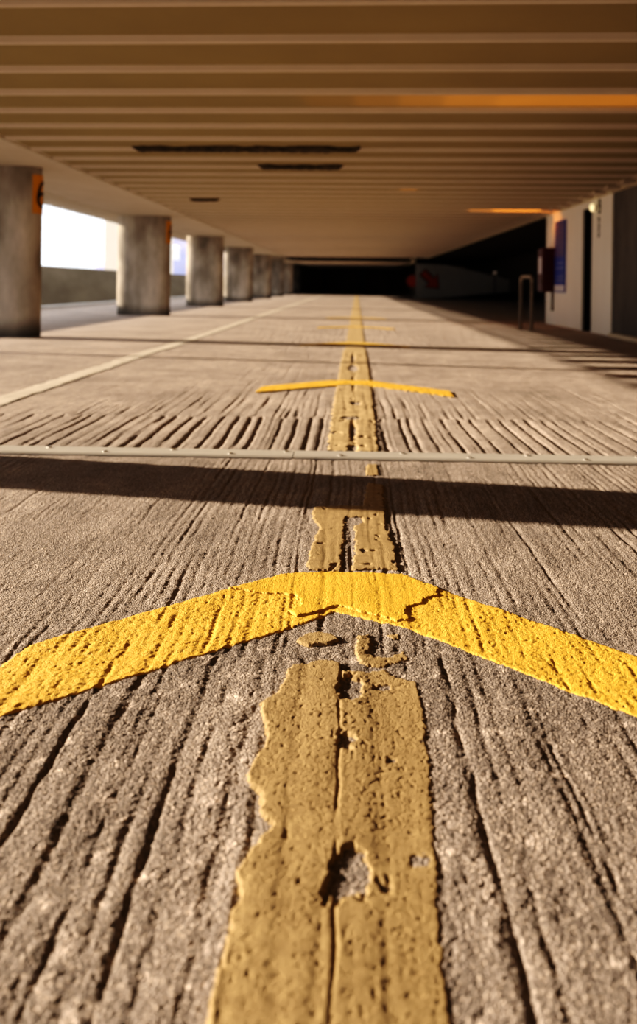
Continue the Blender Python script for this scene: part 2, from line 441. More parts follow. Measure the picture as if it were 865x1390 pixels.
# the older thick layer left at the point
THICK = [(-0.28, 2.03), (-0.166, 2.134), (-0.05, 2.149), (0.12, 2.134), (0.203, 2.034), (0.196, 1.985), (0.16, 1.965), (0.155, 1.93), (0.125, 1.92),
         (0.115, 1.87), (0.125, 1.842), (0.092, 1.832), (-0.03, 1.925), (-0.06, 1.90), (-0.115, 1.855), (-0.135, 1.895), (-0.112, 1.925), (-0.125, 1.985), (-0.20, 2.0)]
c = paint('thick_paint', [fix(THICK)], M_yellowthick, 0.0054, 0.0020, 0.0022, edge=0.0035, grain=0.35, groove=0.3, seed=51, pits=0.0007, soft=0.003)
c['label'] = 'raised thick yellow paint at the point with broken edges'
c.parent = root; c.matrix_parent_inverse = Matrix.Translation((0, -1.75, 0))
CHIP = [(-0.70, 1.47), (-0.60, 1.47), (-0.585, 1.425), (-0.60, 1.39), (-0.645, 1.37), (-0.70, 1.36)]
c = paint('loose_paint_flake', [fix(CHIP)], M_yellowthick, 0.0060, 0.0026, 0.0026, edge=0.003, grain=0.3, groove=0.5, seed=56)
c.parent = root; c.matrix_parent_inverse = Matrix.Translation((0, -1.75, 0))

chev_labels = ['second yellow chevron up the lane, just beyond the metal joint strip',
               'third yellow chevron up the lane, crossed by the thin column shadow',
               'fourth yellow chevron up the lane, small and blurred beyond the column shadow',
               'fifth yellow chevron up the lane, a faint bar far away']
for i, lab in enumerate(chev_labels):
    dy = (4.29, 8.78, 13.0, 17.3)[i]
    th = 0.0085 if i == 0 else 0.0075
    c = paint('painted_chevron', [chev_at(dy)], M_yellow if i == 0 else M_yellowfar, th, 0.008, 0.010 if i == 0 else 0.02, edge=0.004, grain=0.2, groove=0.45, wear=0.10 if i == 0 else 0.06, wearscale=25, seed=60 + i)
    tag(c, lab, 'road marking', 'yellow chevrons along the lane')

LINE_A = [(-0.130, 0.40), (-0.136, 0.70), (-0.1365, 0.92), (-0.128, 1.00), (-0.134, 1.05), (-0.122, 1.11), (-0.104, 1.143), (-0.120, 1.165), (-0.124, 1.21), (-0.149, 1.248),
          (-0.146, 1.30), (-0.130, 1.345), (-0.134, 1.39), (-0.146, 1.43), (-0.152, 1.479), (-0.128, 1.515), (-0.118, 1.565), (-0.112, 1.622), (-0.06, 1.645), (-0.02, 1.635),
          (-0.015, 1.60), (0.03, 1.595), (0.058, 1.61), (0.085, 1.57), (0.112, 1.56), (0.118, 1.45), (0.1165, 1.37), (0.104, 1.10), (0.096, 0.92), (0.092, 0.70), (0.09, 0.40)]
ISL = [[(-0.108, 1.735), (-0.095, 1.765), (-0.06, 1.775), (-0.035, 1.76), (-0.028, 1.735), (-0.05, 1.712), (-0.085, 1.71)],
       [(0.012, 1.76), (0.035, 1.765), (0.04, 1.72), (0.028, 1.67), (0.07, 1.665), (0.10, 1.69), (0.105, 1.655), (0.06, 1.615), (0.015, 1.63), (0.005, 1.70)],
       [(0.072, 1.77), (0.095, 1.775), (0.098, 1.75), (0.078, 1.745)]]
c = paint('centre_line', [fix(LINE_A)] + [fix(p) for p in ISL], M_ochre, 0.0060, 0.0020, 0.0022, edge=0.0036, grain=0.3, groove=0.4, seed=81, thin_right=True, pits=0.0012,
          holes=[(hx + 0.0084, hy, ra, rb) for hx, hy, ra, rb in ((-0.006, 1.533, 0.019, 0.045), (-0.010, 1.353, 0.013, 0.022), (-0.004, 1.048, 0.022, 0.042), (-0.020, 1.030, 0.010, 0.03), (0.082, 1.073, 0.009, 0.013), (0.055, 1.535, 0.016, 0.010), (0.06, 1.30, 0.006, 0.008), (0.035, 1.03, 0.006, 0.010))],
          seams=[(-0.0116, 0.0022, 0.0038)])
tag(c, 'thick ochre centre line in the foreground with chipped left edge and holes', 'road marking', 'ochre centre line lengths')
LB = [[(-0.110, 2.165), (-0.022, 2.165), (-0.026, 2.30), (-0.018, 2.42), (-0.024, 2.56), (-0.012, 2.66), (0.03, 2.66), (0.035, 2.60), (0.005, 2.56), (0.01, 2.40), (0.0, 2.17),
       (0.112, 2.17), (0.116, 2.35), (0.098, 2.55), (0.105, 2.78), (-0.02, 2.80), (-0.122, 2.78), (-0.118, 2.66), (-0.09, 2.54), (-0.112, 2.36)],
      [(0.03, 2.78), (0.105, 2.78), (0.11, 3.1), (0.055, 3.12)], [(0.05, 3.25), (0.1, 3.25), (0.1, 3.45), (0.06, 3.45)]]
c = paint('centre_line', [fix(p) for p in LB], M_ochre, 0.0036, 0.0030, 0.0036, edge=0.005, grain=0.35, groove=0.35, seed=91, wear=0.42, wearscale=26)
tag(c, 'short broken ochre line length between the chevron point and the dark shadow band', 'road marking', 'ochre centre line lengths')
def lx(x, y): return (x + DRIFT * (y - 2), y)
LC = [[lx(-0.105, 3.70), lx(0.112, 3.70), lx(0.118, 5), lx(0.12, 7), lx(0.118, 9.6), lx(-0.120, 9.6), lx(-0.122, 7), lx(-0.118, 5)]]
root = empty('centre_line', (0, 9.0, 0.0))
tag(root, 'long ochre centre line running from the metal joint to the far end', 'road marking', 'ochre centre line lengths')
c = paint('near_length', LC, M_ochrefar, 0.0065, 0.0065, 0.009, edge=0.008, grain=0.2, groove=0.4, seed=95, wear=0.47, wearscale=15,
          holes=[(0.01, 3.78, 0.02, 0.07), (0.0, 4.62, 0.05, 0.05), (0.03, 5.2, 0.03, 0.08), (0.02, 7.4, 0.04, 0.3), (0.02, 6.3, 0.012, 0.4), (0.015, 4.2, 0.012, 0.25), (0.02, 8.4, 0.015, 0.5)])
c.parent = root; c.matrix_parent_inverse = Matrix.Translation((0, -9, 0))
c = paint('far_length', [[lx(-0.12, 9.5), lx(0.118, 9.5), lx(0.125, 40), lx(0.12, 74), lx(-0.12, 74), lx(-0.125, 40)]], M_ochrefar, 0.005, 0.012, 0.12, edge=0.012, grain=0, groove=0, seed=98, wear=0.22, wearscale=5)
c.parent = root; c.matrix_parent_inverse = Matrix.Translation((0, -9, 0))

c = paint('bay_line', [[(-2.11, 2.0), (-1.95, 2.0), (-1.95, 3.555), (-2.11, 3.555)], [(-2.11, 3.76), (-1.95, 3.76), (-1.95, 30), (-1.95, 66), (-2.11, 66), (-2.11, 30)]], M_white, 0.005, 0.012, 0.05, edge=0.012, grain=0, groove=0, seed=99, wear=0.1, wearscale=6)
tag(c, 'long worn white line along the left side of the lane', 'road marking')

# ------------------------------------------------------------------ expansion joint strip
root = empty('joint_strip', (0, JY, 0.0))
tag(root, 'flat grey metal expansion joint strip bolted across the lane', 'joint strip')
mb = MB()
prof = [(-0.068, -0.012), (0.068, -0.012), (0.068, 0.008), (0.062, 0.0115), (-0.058, 0.0115), (-0.068, 0.006)]
for (x0, x1) in ((-3.4, -1.62), (-1.616, -0.232), (-0.228, 1.24), (1.244, 3.4)):
    n = len(prof)
    vs = [(x0, y - 0.028 * x0, z) for y, z in prof] + [(x1, y - 0.028 * x1, z) for y, z in prof]
    fs = [(i, (i + 1) % n, n + (i + 1) % n, n + i) for i in range(n)] + [tuple(range(n - 1, -1, -1)), tuple(range(n, 2 * n))]
    mb.add(vs, fs)
mb.build('plate', M_steel, root)
for i in range(13):
    x = -1.47 + i * 0.242 + 0.02 * math.sin(i * 5)
    b = MB()
    seg = 10
    for z0, z1, r0, r1 in ((0.0112, 0.0142, 0.011, 0.011), (0.0142, 0.0165, 0.011, 0.006)):
        vs = [(r0 * math.cos(2 * PI * k / seg), r0 * math.sin(2 * PI * k / seg), z0) for k in range(seg)] + [(r1 * math.cos(2 * PI * k / seg), r1 * math.sin(2 * PI * k / seg), z1) for k in range(seg)]
        b.add(vs, [(k, (k + 1) % seg, seg + (k + 1) % seg, seg + k) for k in range(seg)] + [tuple(range(seg, 2 * seg))])
    o = b.build('bolt', M_bolt, root, loc=(x, -0.028 * x + (0.032 if i % 2 else -0.034), 0))

# ------------------------------------------------------------------ ceiling
PER = 0.705; RIB0 = 4.46; SK = 0.06
XL, XR = -3.5, 3.80
TOP = B_Z + 0.5
mb = MB()
def ribbed(x0, x1, y_start, y_end, zb, zt, wb, wt, taper=0.0):
    """corrugated soffit: profile in y, extruded along x"""
    k0 = math.ceil((y_start - RIB0) / PER); k1 = math.floor((y_end - RIB0) / PER)
    pts = [(y_start, zt)]
    mi = []
    for k in range(k0, k1 + 1):
        y = RIB0 + k * PER
        pts += [(y - wt, zt), (y - wb, zb), (y + wb, zb), (y + wt * 0.75, zt)]
    pts.append((y_end, zt))
    vs = []; fs = []; ms = []
    for y, z in pts:
        vs += [(x0, y - SK * x0, z), (x1, y - SK * x1, z)]
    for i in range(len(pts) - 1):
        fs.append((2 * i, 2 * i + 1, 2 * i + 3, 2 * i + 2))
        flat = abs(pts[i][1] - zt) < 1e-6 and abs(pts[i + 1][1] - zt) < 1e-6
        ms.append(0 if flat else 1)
    b = len(mb.v); mb.v += vs; mb.f += [tuple(b + q for q in f) for f in fs]; mb.m += ms
GAP0, GAP1 = 45.5, 54.0
ribbed(XL, XR, -14, GAP0, R_Z, T_Z, 0.030, 0.058)
ribbed(XL, XR - 0.3, GAP1, 78, R_Z, T_Z, 0.030, 0.058)
for (y0, y1) in ((-14, GAP0), (GAP1, 78)):
    # haunch beside the ribs, flat beam over the columns
    prof = [(XL, T_Z + 0.02), (XL - 0.02, R_Z), (XL - 0.14, B_Z), (-5.0, B_Z), (-5.0, TOP), (XL, TOP)]
    mb.extrude_y(prof, y0, y1, 2)
    mb.box(XR - 0.02, XR + 0.10, y0, y1, R_Z - 0.012, TOP, 3)
    mb.box(XL, XR, y0, y1, TOP - 0.1, TOP, 2)
# serrated rib ends at the right-hand edge
k = math.ceil((2 - RIB0) / PER)
while RIB0 + k * PER < GAP0:
    y = RIB0 + k * PER
    yy = y - SK * XR; mb.box(XR - 0.20, XR - 0.02, yy - 0.20, yy + 0.12, R_Z - 0.006, T_Z + 0.02, 1)
    k += 1
# movement gap recess, its black colour standing in for missing light
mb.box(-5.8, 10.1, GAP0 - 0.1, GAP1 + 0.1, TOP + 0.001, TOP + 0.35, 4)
mb.box(-5.8, -5.6, GAP0, GAP1, B_Z, TOP + 0.3, 2)  # side closure added to stop sun leaking through the gap
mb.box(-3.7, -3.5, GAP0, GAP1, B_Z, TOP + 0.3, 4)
# ribbed cantilever outside the columns
k0 = math.ceil((-14 - RIB0) / PER)
y = RIB0 + k0 * PER
while y < 78:
    if not (GAP0 < y < GAP1):
        mb.box(-5.8, -5.0, y - 0.165, y + 0.165, B_Z, B_Z + 0.25, 2)
    y += PER
mb.box(-5.8, -5.0, -14, 78, B_Z + 0.25, TOP, 2)
# dark underside above the right-hand void
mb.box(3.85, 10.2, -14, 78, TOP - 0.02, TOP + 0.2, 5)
mb.box(-5.82, -5.79, -14, 78, B_Z - 0.002, B_Z + 0.018, 2)
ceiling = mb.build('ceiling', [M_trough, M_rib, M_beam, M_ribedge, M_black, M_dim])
ceiling['kind'] = 'structure'

# broken concrete along three ribs
def spall(x0, x1, k, label, h=1.0):
    y = RIB0 + k * PER
    nx, ny = int((x1 - x0) / 0.02) + 2, 14
    xs = np.linspace(x0, x1, nx); ts = np.linspace(0, 1, ny)
    X, T = np.meshgrid(xs, ts)
    amp = np.clip(0.85 + 0.9 * pn(X * 2.3, X * 0 + k, 70 + k) + 0.5 * pn(X * 9, X * 0 + k, 71 + k), 0.25, 1.25)
    ends = np.minimum(sst(x0, x0 + 0.06, X), 1 - sst(x1 - 0.06, x1, X))
    ang = T * PI
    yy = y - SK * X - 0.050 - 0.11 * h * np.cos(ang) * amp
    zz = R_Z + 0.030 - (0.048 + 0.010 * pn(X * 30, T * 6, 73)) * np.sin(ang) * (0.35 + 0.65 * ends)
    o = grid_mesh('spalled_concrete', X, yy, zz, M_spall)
    return tag(o, label, 'concrete damage', 'spalled strips on the ceiling ribs')
spall(-2.36, 0.07, 7, 'longest dark spalled strip on a ceiling rib, nearest the camera')
spall(-1.16, -0.13, 9, 'shorter dark spalled strip on the ceiling just beyond the longest one')
spall(-2.80, -2.28, 15, 'smallest dark spalled strip on the ceiling, far left', 0.7)

# ------------------------------------------------------------------ columns
def stadium(hw, r, seg=20, ax=0.34):
    pts = []
    for k in range(seg + 1):
        a = -PI / 2 + PI * k / seg
        pts.append((hw - ax + ax * math.cos(a), r * math.sin(a)))
    for k in range(seg + 1):
        a = PI / 2 + PI * k / seg
        pts.append((-hw + ax + ax * math.cos(a), r * math.sin(a)))
    return pts
CW, CR = 0.58, 0.195
def column_mesh():
    st = stadium(CW, CR); n = len(st)
    mb = MB()
    zs = [FZ - 0.01, 0.10, 0.6, 1.2, 1.8, B_Z + 0.01]
    vs = [(x, y, z) for z in zs for x, y in st]
    fs = [(i * n + k, i * n + (k + 1) % n, (i + 1) * n + (k + 1) % n, (i + 1) * n + k) for i in range(len(zs) - 1) for k in range(n)]
    fs += [tuple(range(n - 1, -1, -1)), tuple(range((len(zs) - 1) * n, len(zs) * n))]
    mb.add(vs, fs)
    return mb
col_labels = ['round-ended concrete column standing just left of the camera outside the frame',
              'nearest grey concrete column at the left edge of the photo with an orange number plate',
              'second concrete column along the left with a bright sunlit left end and orange plate',
              'third concrete column along the left with a bright sunlit left end',
              'fourth concrete column along the left, with a narrow sunlit end',
              'fifth concrete column along the left, dull brown',
              'sixth concrete column along the left, bluish, at the ceiling gap',
              'seventh concrete column along the left, beyond the ceiling gap',
              'eighth concrete column along the left, small and dark']
CX = -3.98 - CW
proto = None
columns = []
for i, lab in enumerate(col_labels):
    y = 11.3 + 8.05 * (i - 1) if i else 3.95
    if proto is None:
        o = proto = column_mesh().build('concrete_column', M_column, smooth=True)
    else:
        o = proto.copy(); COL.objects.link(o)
    o.location = (CX, y, 0)
    tag(o, lab, 'column', 'round-ended columns along the left')
    columns.append(o)

def curved(pts, r, cx, cy):
    """(angle, z) list -> points on a cylinder of radius r"""
    return [(cx + r * math.cos(a), cy + r * math.sin(a), z) for a, z in pts]
def plate(i, label):
    y = 11.3 + 8.05 * (i - 1)
    cx, cy = CX + CW - 0.34, y
    def on(a, off):
        return cx + (0.34 + off) * math.cos(a), cy + (CR + off) * math.sin(a)
    a0, a1 = math.radians(-39), math.radians(36); ac = math.radians(-3)
    z0, z1 = H + 0.86, H + 1.35
    root = empty('number_plate', (cx + 0.34, cy, z0))
    tag(root, label, 'sign', 'orange number plates on the columns')
    inv = Matrix.Translation((-(cx + 0.34), -cy, -z0))
    n = 16; vs = []; fs = []
    for k in range(n + 1):
        a = a0 + (a1 - a0) * k / n
        for r, z in ((0.001, z0), (0.010, z0), (0.010, z1), (0.001, z1)):
            vs.append((*on(a, r), z))
    for k in range(n):
        for q in range(4):
            fs.append((4 * k + q, 4 * k + (q + 1) % 4, 4 * k + 4 + (q + 1) % 4, 4 * k + 4 + q))
    fs += [(0, 1, 2, 3), (4 * n + 3, 4 * n + 2, 4 * n + 1, 4 * n)]
    o = MB().add(vs, fs).build('plate', M_orange, root); o.matrix_parent_inverse = inv
    # numeral 6: a bowl and a stem, as a ribbon on the curved face
    zc = (z0 + z1) / 2
    def ribbon(path, w):
        vv = []; ff = []
        for k, (u, z) in enumerate(path):
            k0, k1 = max(0, k - 1), min(len(path) - 1, k + 1)
            tx, tz = path[k1][0] - path[k0][0], path[k1][1] - path[k0][1]
            l = math.hypot(tx, tz); nx, nz = -tz / l, tx / l
            for s in (-w, w):
                a = ac + (u + s * nx) / 0.24
                vv.append((*on(a, 0.014), z + s * nz))
        for k in range(len(path) - 1):
            ff.append((2 * k, 2 * k + 1, 2 * k + 3, 2 * k + 2))
        return vv, ff
    m = MB()
    bowl = [(0.085 * math.cos(2 * PI * k / 32), zc - 0.07 + 0.085 * math.sin(2 * PI * k / 32)) for k in range(33)]
    stem = [(0.12 * math.cos(t) * 0.9 + 0.022, zc - 0.07 + 0.225 * math.sin(t)) for t in [math.radians(180 - 4.5 * k) for k in range(28)]]
    m.add(*ribbon(bowl, 0.021)); m.add(*ribbon(stem, 0.021))
    o = m.build('numeral', M_ink, root); o.matrix_parent_inverse = inv
    o['label'] = 'black numeral'
plate(1, 'orange plate with black numeral high on the nearest left column')
plate(2, 'orange plate with black numeral high on the second left column')

# ------------------------------------------------------------------ left parapet, kerb, outside
mb = MB()
prof = [(-8.05, FZ - 0.02), (-8.10, 0.10), (-8.20, 0.40), (-8.34, 0.75), (-8.45, 1.05), (-8.48, 1.13), (-8.68, 1.13), (-8.68, FZ - 0.02)]
mb.extrude_y(prof, -16, 90)
wl = mb.build('wall_left', M_parapet, smooth=True); wl['kind'] = 'structure'
mb = MB(); mb.box(-8.06, -7.80, -16, 90, FZ, 0.07)
k = mb.build('trim_1', M_kerb, bevel=0.015); k['kind'] = 'structure'
mb = MB(); mb.add([(-400, -60, -3.5), (-8.7, -60, -3.5), (-8.7, 500, -3.5), (-400, 500, -3.5)], [(0, 1, 2, 3)])
o = mb.build('ground', M_outer); o['kind'] = 'structure'

# slim pipe at the open edge
mb = MB(); mb.tube([(-5.70, 9.12, FZ), (-5.70, 9.12, B_Z + 0.005)], 0.055)
mb.tube([(-5.70, 9.12, 0.5), (-5.70, 9.12, 0.56)], 0.066); mb.tube([(-5.70, 9.12, 1.7), (-5.70, 9.12, 1.76)], 0.066)
o = mb.build('drain_pipe', M_tube, smooth=True)
tag(o, 'thin upright pipe at the open left edge, outside the frame', 'pipe')

# building and hill outside
root = empty('building', (-17.4, 64, -3.5))
tag(root, 'pale cream building outside, glimpsed left of the second column', 'building')
inv = Matrix.Translation((17.4, -64, 3.5))
def part(mb, name, m, **kw):
    o = mb.build(name, m, root, **kw); o.matrix_parent_inverse = inv; return o
part(MB().box(-17.4, -14.2, 62, 70, -3.5, 12.0), 'wall', M_cream)
part(MB().box(-17.6, -14.0, 61.8, 70.2, 12.0, 12.4), 'roof', M_kerb)
mb = MB()
for i in range(2):
    for j in range(3):
        part(MB().box(-16.0 + i * 0.9, -15.5 + i * 0.9, 61.97, 62.02, 4.4 + j * 2.4, 5.6 + j * 2.4), 'window', M_walldark)

nx, ny = 60, 24
X, T = np.meshgrid(np.linspace(-150, 10, nx), np.linspace(0, 1, ny))
ridge = 17 + 6 * pn(X * 0.02, X * 0 + 3, 5) + 2 * pn(X * 0.09, X * 0, 6) - 9 * sst(-62, -74, X) * 0
ridge = ridge * sst(-86, -62, X) - 3.5
Yh = 215 + 60 * T
Zh = -3.5 + (ridge + 3.5) * np.sin(T * PI / 2) + 0.8 * pn(X * 0.15, T * 9, 8) * np.sin(T * PI)
hill = grid_mesh('hills', X, Yh, Zh, M_hill); hill['kind'] = 'structure'
root = empty('highlight', (-44.0, 219, 6.8))  # unidentified white highlight, made up as a small block with a roof
tag(root, 'tiny bright white house on the hazy hillside between the second and third columns', 'highlight')
inv = Matrix.Translation((44.0, -219, -6.8))
M_bright = mat('highlight_white', (0.95, 0.95, 0.95), 0.6)
part(MB().box(-45.0, -43.0, 216, 220, 6.3, 9.0), 'wall', M_bright)
part(MB().extrude_x([(215.6, 9.0), (218, 10.0), (220.4, 9.0)], -45.1, -42.9), 'roof', M_bright)

# ------------------------------------------------------------------ right-hand side
WX = 3.84
mb = MB(); mb.box(WX + 0.02, WX + 0.4, -14, 13.08, FZ, R_Z + 0.02)
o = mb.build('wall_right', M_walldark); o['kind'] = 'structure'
mb = MB(); mb.box(WX - 0.10, WX + 0.02, -14, 12.9, FZ, 0.045)
o = mb.build('trim_2', M_ribedge, bevel=0.01); o['kind'] = 'structure'
mb = MB()
DZ = H + 1.30
D0, D1 = 14.18, 14.77
mb.box(WX, WX + 0.2, 13.08, D0, FZ, R_Z)
mb.box(WX, WX + 0.2, D1, 17.5, FZ, R_Z)
mb.box(WX, WX + 0.2, D0, D1, DZ, R_Z)
o = mb.build('wall_stairwell', M_wallwhite); o['kind'] = 'structure'
mb = MB()
mb.box(WX + 0.2, 6.0, 13.08, 13.18, FZ, R_Z + 0.3); mb.box(WX + 0.2, 6.0, 17.4, 17.5, FZ, R_Z + 0.3)
mb.box(6.0, 6.1, 13.08, 17.5, FZ, R_Z + 0.3); mb.box(WX, 6.1, 13.08, 17.5, R_Z + 0.3, R_Z + 0.4)
o = mb.build('wall_stairwell_back', M_black); o['kind'] = 'structure'
# doorway: frame and a black sheet painting the unlit inside
root = empty('door_1', (WX, D0, FZ)); root['kind'] = 'structure'
def dpart(mb, name, m, **kw):
    o = mb.build(name, m, root, **kw); o.matrix_parent_inverse = Matrix.Translation((-WX, -D0, -FZ)); return o
mb = MB(); mb.box(WX + 0.03, WX + 0.17, D0, D0 + 0.03, FZ, DZ); mb.box(WX + 0.03, WX + 0.17, D1 - 0.03, D1, FZ, DZ); mb.box(WX + 0.03, WX + 0.17, D0 + 0.03, D1 - 0.03, DZ - 0.03, DZ)
dpart(mb, 'door_frame', M_black)
mb = MB(); mb.box(WX + 0.12, WX + 0.16, D0 + 0.03, D1 - 0.03, FZ + 0.01, DZ - 0.03)
dpart(mb, 'doorway_black', M_black)

# lamp by the door
root = empty('wall_lamp', (WX, 13.98, H + 1.27))
tag(root, 'small glowing round lamp on the white wall beside the dark doorway', 'lamp')
mb = MB(); mb.tube([(0.0, 0, 0), (-0.03, 0, 0)], 0.045); mb.build('lamp_base', M_tube, root, smooth=True)
def uv_sphere(cx, cy, cz, rx, ry, rz, nu=18, nv=10):
    vs = []; fs = []
    for j in range(nv + 1):
        p = PI * j / nv
        for i in range(nu):
            a = 2 * PI * i / nu
            vs.append((cx + rx * math.sin(p) * math.cos(a), cy + ry * math.sin(p) * math.sin(a), cz + rz * math.cos(p)))
    for j in range(nv):
        for i in range(nu):
            fs.append((j * nu + i, j * nu + (i + 1) % nu, (j + 1) * nu + (i + 1) % nu, (j + 1) * nu + i))
    return vs, fs
b = MB().add(*uv_sphere(-0.055, 0, 0, 0.04, 0.06, 0.062))
b.build('lamp_globe', emis('lamp_glow', (1.0, 0.80, 0.42), 1.1), root, smooth=True)

# dark stencilled marks running down the white wall
def ring(mb, y, z, ry, rz, w, a0=0, a1=360, x=WX - 0.003):
    n = 20; vs = []; fs = []
    for k in range(n + 1):
        a = math.radians(a0 + (a1 - a0) * k / n)
        for s in (-w, w):
            vs.append((x, y + (ry + s) * math.cos(a), z + (rz + s) * math.sin(a)))
    for k in range(n): fs.append((2 * k, 2 * k + 1, 2 * k + 3, 2 * k + 2))
    mb.add(vs, fs)
mb = MB()
ym = 13.76
ring(mb, ym, H + 1.325, 0.06, 0.042, 0.024); ring(mb, ym, H + 1.225, 0.07, 0.05, 0.024)
o = mb.build('stencil_mark', M_ink); tag(o, 'upper dark painted mark on the white wall beside the lamp', 'wall marking', 'dark marks painted down the white wall')
for i, (z, lab) in enumerate(((1.06, 'dark painted mark on the white wall, topmost of the lower three'), (0.95, 'dark painted mark on the white wall, middle of the lower three'), (0.84, 'dark painted mark on the white wall, lowest of all'))):
    mb = MB(); ring(mb, ym + 0.02, H + z, 0.036, 0.032, 0.022, 30 * i, 300 + 20 * i)
    o = mb.build('stencil_mark', M_ink); tag(o, lab, 'wall marking', 'dark marks painted down the white wall')

# blue notice board
root = empty('notice_board', (WX, 16.27, H + 0.5))
tag(root, 'tall blue notice board on the white wall behind the red cabinet', 'notice board')
def npart(mb, name, m, **kw):
    o = mb.build(name, m, root, **kw); o.matrix_parent_inverse = Matrix.Translation((-WX, -16.27, -H - 0.5)); return o
x0 = WX - 0.025
npart(MB().box(x0, WX - 0.002, 15.86, 16.68, H - 0.09, H + 1.23), 'board', M_blue, bevel=0.004)
npart(MB().box(x0 - 0.004, x0, 15.88, 16.66, H + 0.56, H + 1.21), 'upper_panel', M_violet)
npart(MB().box(x0 - 0.004, x0, 15.88, 16.66, H - 0.07, H + 0.05), 'white_strip', M_label)
M_p1 = mat('faint_print', (0.16, 0.12, 0.22), 0.6); M_p2 = mat('pale_print', (0.22, 0.24, 0.45), 0.6)
for z, a, b_, m in ((1.10, .1, .8, M_p1), (1.01, .1, .9, M_p1), (0.92, .1, .7, M_p1), (0.83, .1, .85, M_p1), (0.74, .1, .6, M_p1), (0.65, .1, .75, M_p1),
                    (0.45, .1, .75, M_p2), (0.36, .1, .9, M_p2), (0.20, .1, .8, M_p2), (0.13, .1, .85, M_p2)):
    npart(MB().box(x0 - 0.007, x0 - 0.0001, 15.88 + 0.78 * a, 15.88 + 0.78 * b_, H + z - 0.011, H + z + 0.011), 'print_line', m)

# red cabinet
root = empty('hose_cabinet', (WX, 17.0, H + 0.3))
tag(root, 'dark red cabinet fixed at the far end of the white wall', 'cabinet')
def cpart(mb, name, m, parent=None, **kw):
    o = mb.build(name, m, parent or root, **kw)
    o.matrix_parent_inverse = Matrix.Translation((-WX, -17.0, -H - 0.3)) if parent is None else Matrix.Identity(4)
    return o
cx0 = 3.60
cpart(MB().box(cx0 + 0.02, WX - 0.002, 16.72, 17.16, H - 0.085, H + 0.75), 'cabinet_body', M_red, bevel=0.008)
dr = cpart(MB().box(cx0, cx0 + 0.02, 16.73, 17.15, H - 0.075, H + 0.74), 'door', M_red, bevel=0.004)
cpart(MB().box(cx0 - 0.004, cx0, 16.80, 17.07, H + 0.26, H + 0.58), 'door_notice', M_label, dr)
cpart(MB().box(cx0 - 0.02, cx0, 16.77, 16.80, H + 0.08, H + 0.17), 'handle', M_tube, dr)
mb = MB(); mb.tube([(WX - 0.03, 16.80, H - 0.07), (WX - 0.03, 16.80, H - 0.42)], 0.022); mb.tube([(WX - 0.03, 16.80, H - 0.40), (WX - 0.03, 16.80, H - 0.44)], 0.028)
cpart(mb, 'hose_pipe', M_tube, smooth=True)

# tubular hoop barrier
root = empty('hoop_barrier', (2.89, 14.7, FZ))
tag(root, 'dark tubular hoop barrier standing on the floor left of the red cabinet', 'barrier')
hp = (2.945, 14.46); fp = (2.86, 14.97); ht = 0.875
def bpart(mb, name, m, **kw):
    o = mb.build(name, m, root, **kw); o.matrix_parent_inverse = Matrix.Translation((-2.89, -14.7, -FZ)); return o
bpart(MB().tube([(hp[0], hp[1], FZ), (hp[0], hp[1], ht - 0.09)], 0.027), 'post', M_tube, smooth=True)
bpart(MB().tube([(fp[0], fp[1], FZ), (fp[0], fp[1], ht - 0.09)], 0.027), 'post', M_tube, smooth=True)
pts = []
for k in range(7):
    a = PI / 2 * k / 6; s = 0.17 * (1 - math.cos(a)); pts.append((hp[0] + (fp[0] - hp[0]) * s, hp[1] + (fp[1] - hp[1]) * s, ht - 0.09 + 0.09 * math.sin(a)))
for k in range(7):
    a = PI / 2 * (1 - k / 6); s = 1 - 0.17 * (1 - math.cos(a)); pts.append((hp[0] + (fp[0] - hp[0]) * s, hp[1] + (fp[1] - hp[1]) * s, ht - 0.09 + 0.09 * math.sin(a)))
bpart(MB().tube(pts, 0.027), 'top_rail', mat('lit_rail', (0.34, 0.27, 0.2), 0.45), smooth=True)  # light on the hoop top put into a paler tube colour
for p in (hp, fp):
    bpart(MB().box(p[0] - 0.06, p[0] + 0.06, p[1] - 0.06, p[1] + 0.06, FZ, FZ + 0.012), 'foot_plate', M_tube)

# far end
M_far = mat('far_wall_brown', (0.12, 0.075, 0.045), 0.9, 0.22, 0.6, (0.24, 0.16, 0.10), stretch=(1.6, 1, 0.4))
mb = MB(); mb.box(-6.3, 10.2, 78, 78.2, FZ, TOP + 0.2)
o = mb.build('wall_far', M_far); o['kind'] = 'structure'
mb = MB(); mb.box(10.0, 10.2, 12.3, 78, FZ, TOP + 0.2)
o = mb.build('wall_right_outer', M_dim); o['kind'] = 'structure'
mb = MB(); mb.box(-6.3, -6.1, 62, 78, FZ, TOP + 0.2)  # side wall added so the sun stays off the far deck
o = mb.build('wall_sun_block', M_dim); o['kind'] = 'structure'
mb = MB(); mb.box(-12, 10.2, -14.2, -14, FZ, TOP + 0.2)
o = mb.build('wall_back', M_dim); o['kind'] = 'structure'
# slim piers on the far wall
for i, (x, lab) in enumerate(((-2.4, 'left slim dark pier against the far wall'), (0.9, 'right slim dark pier against the far wall'))):
    o = MB().box(x - 0.2, x + 0.2, 77.6, 78, FZ, R_Z).build('wall_pier', M_walldark)
    tag(o, lab, 'pier', 'slim piers on the far wall')

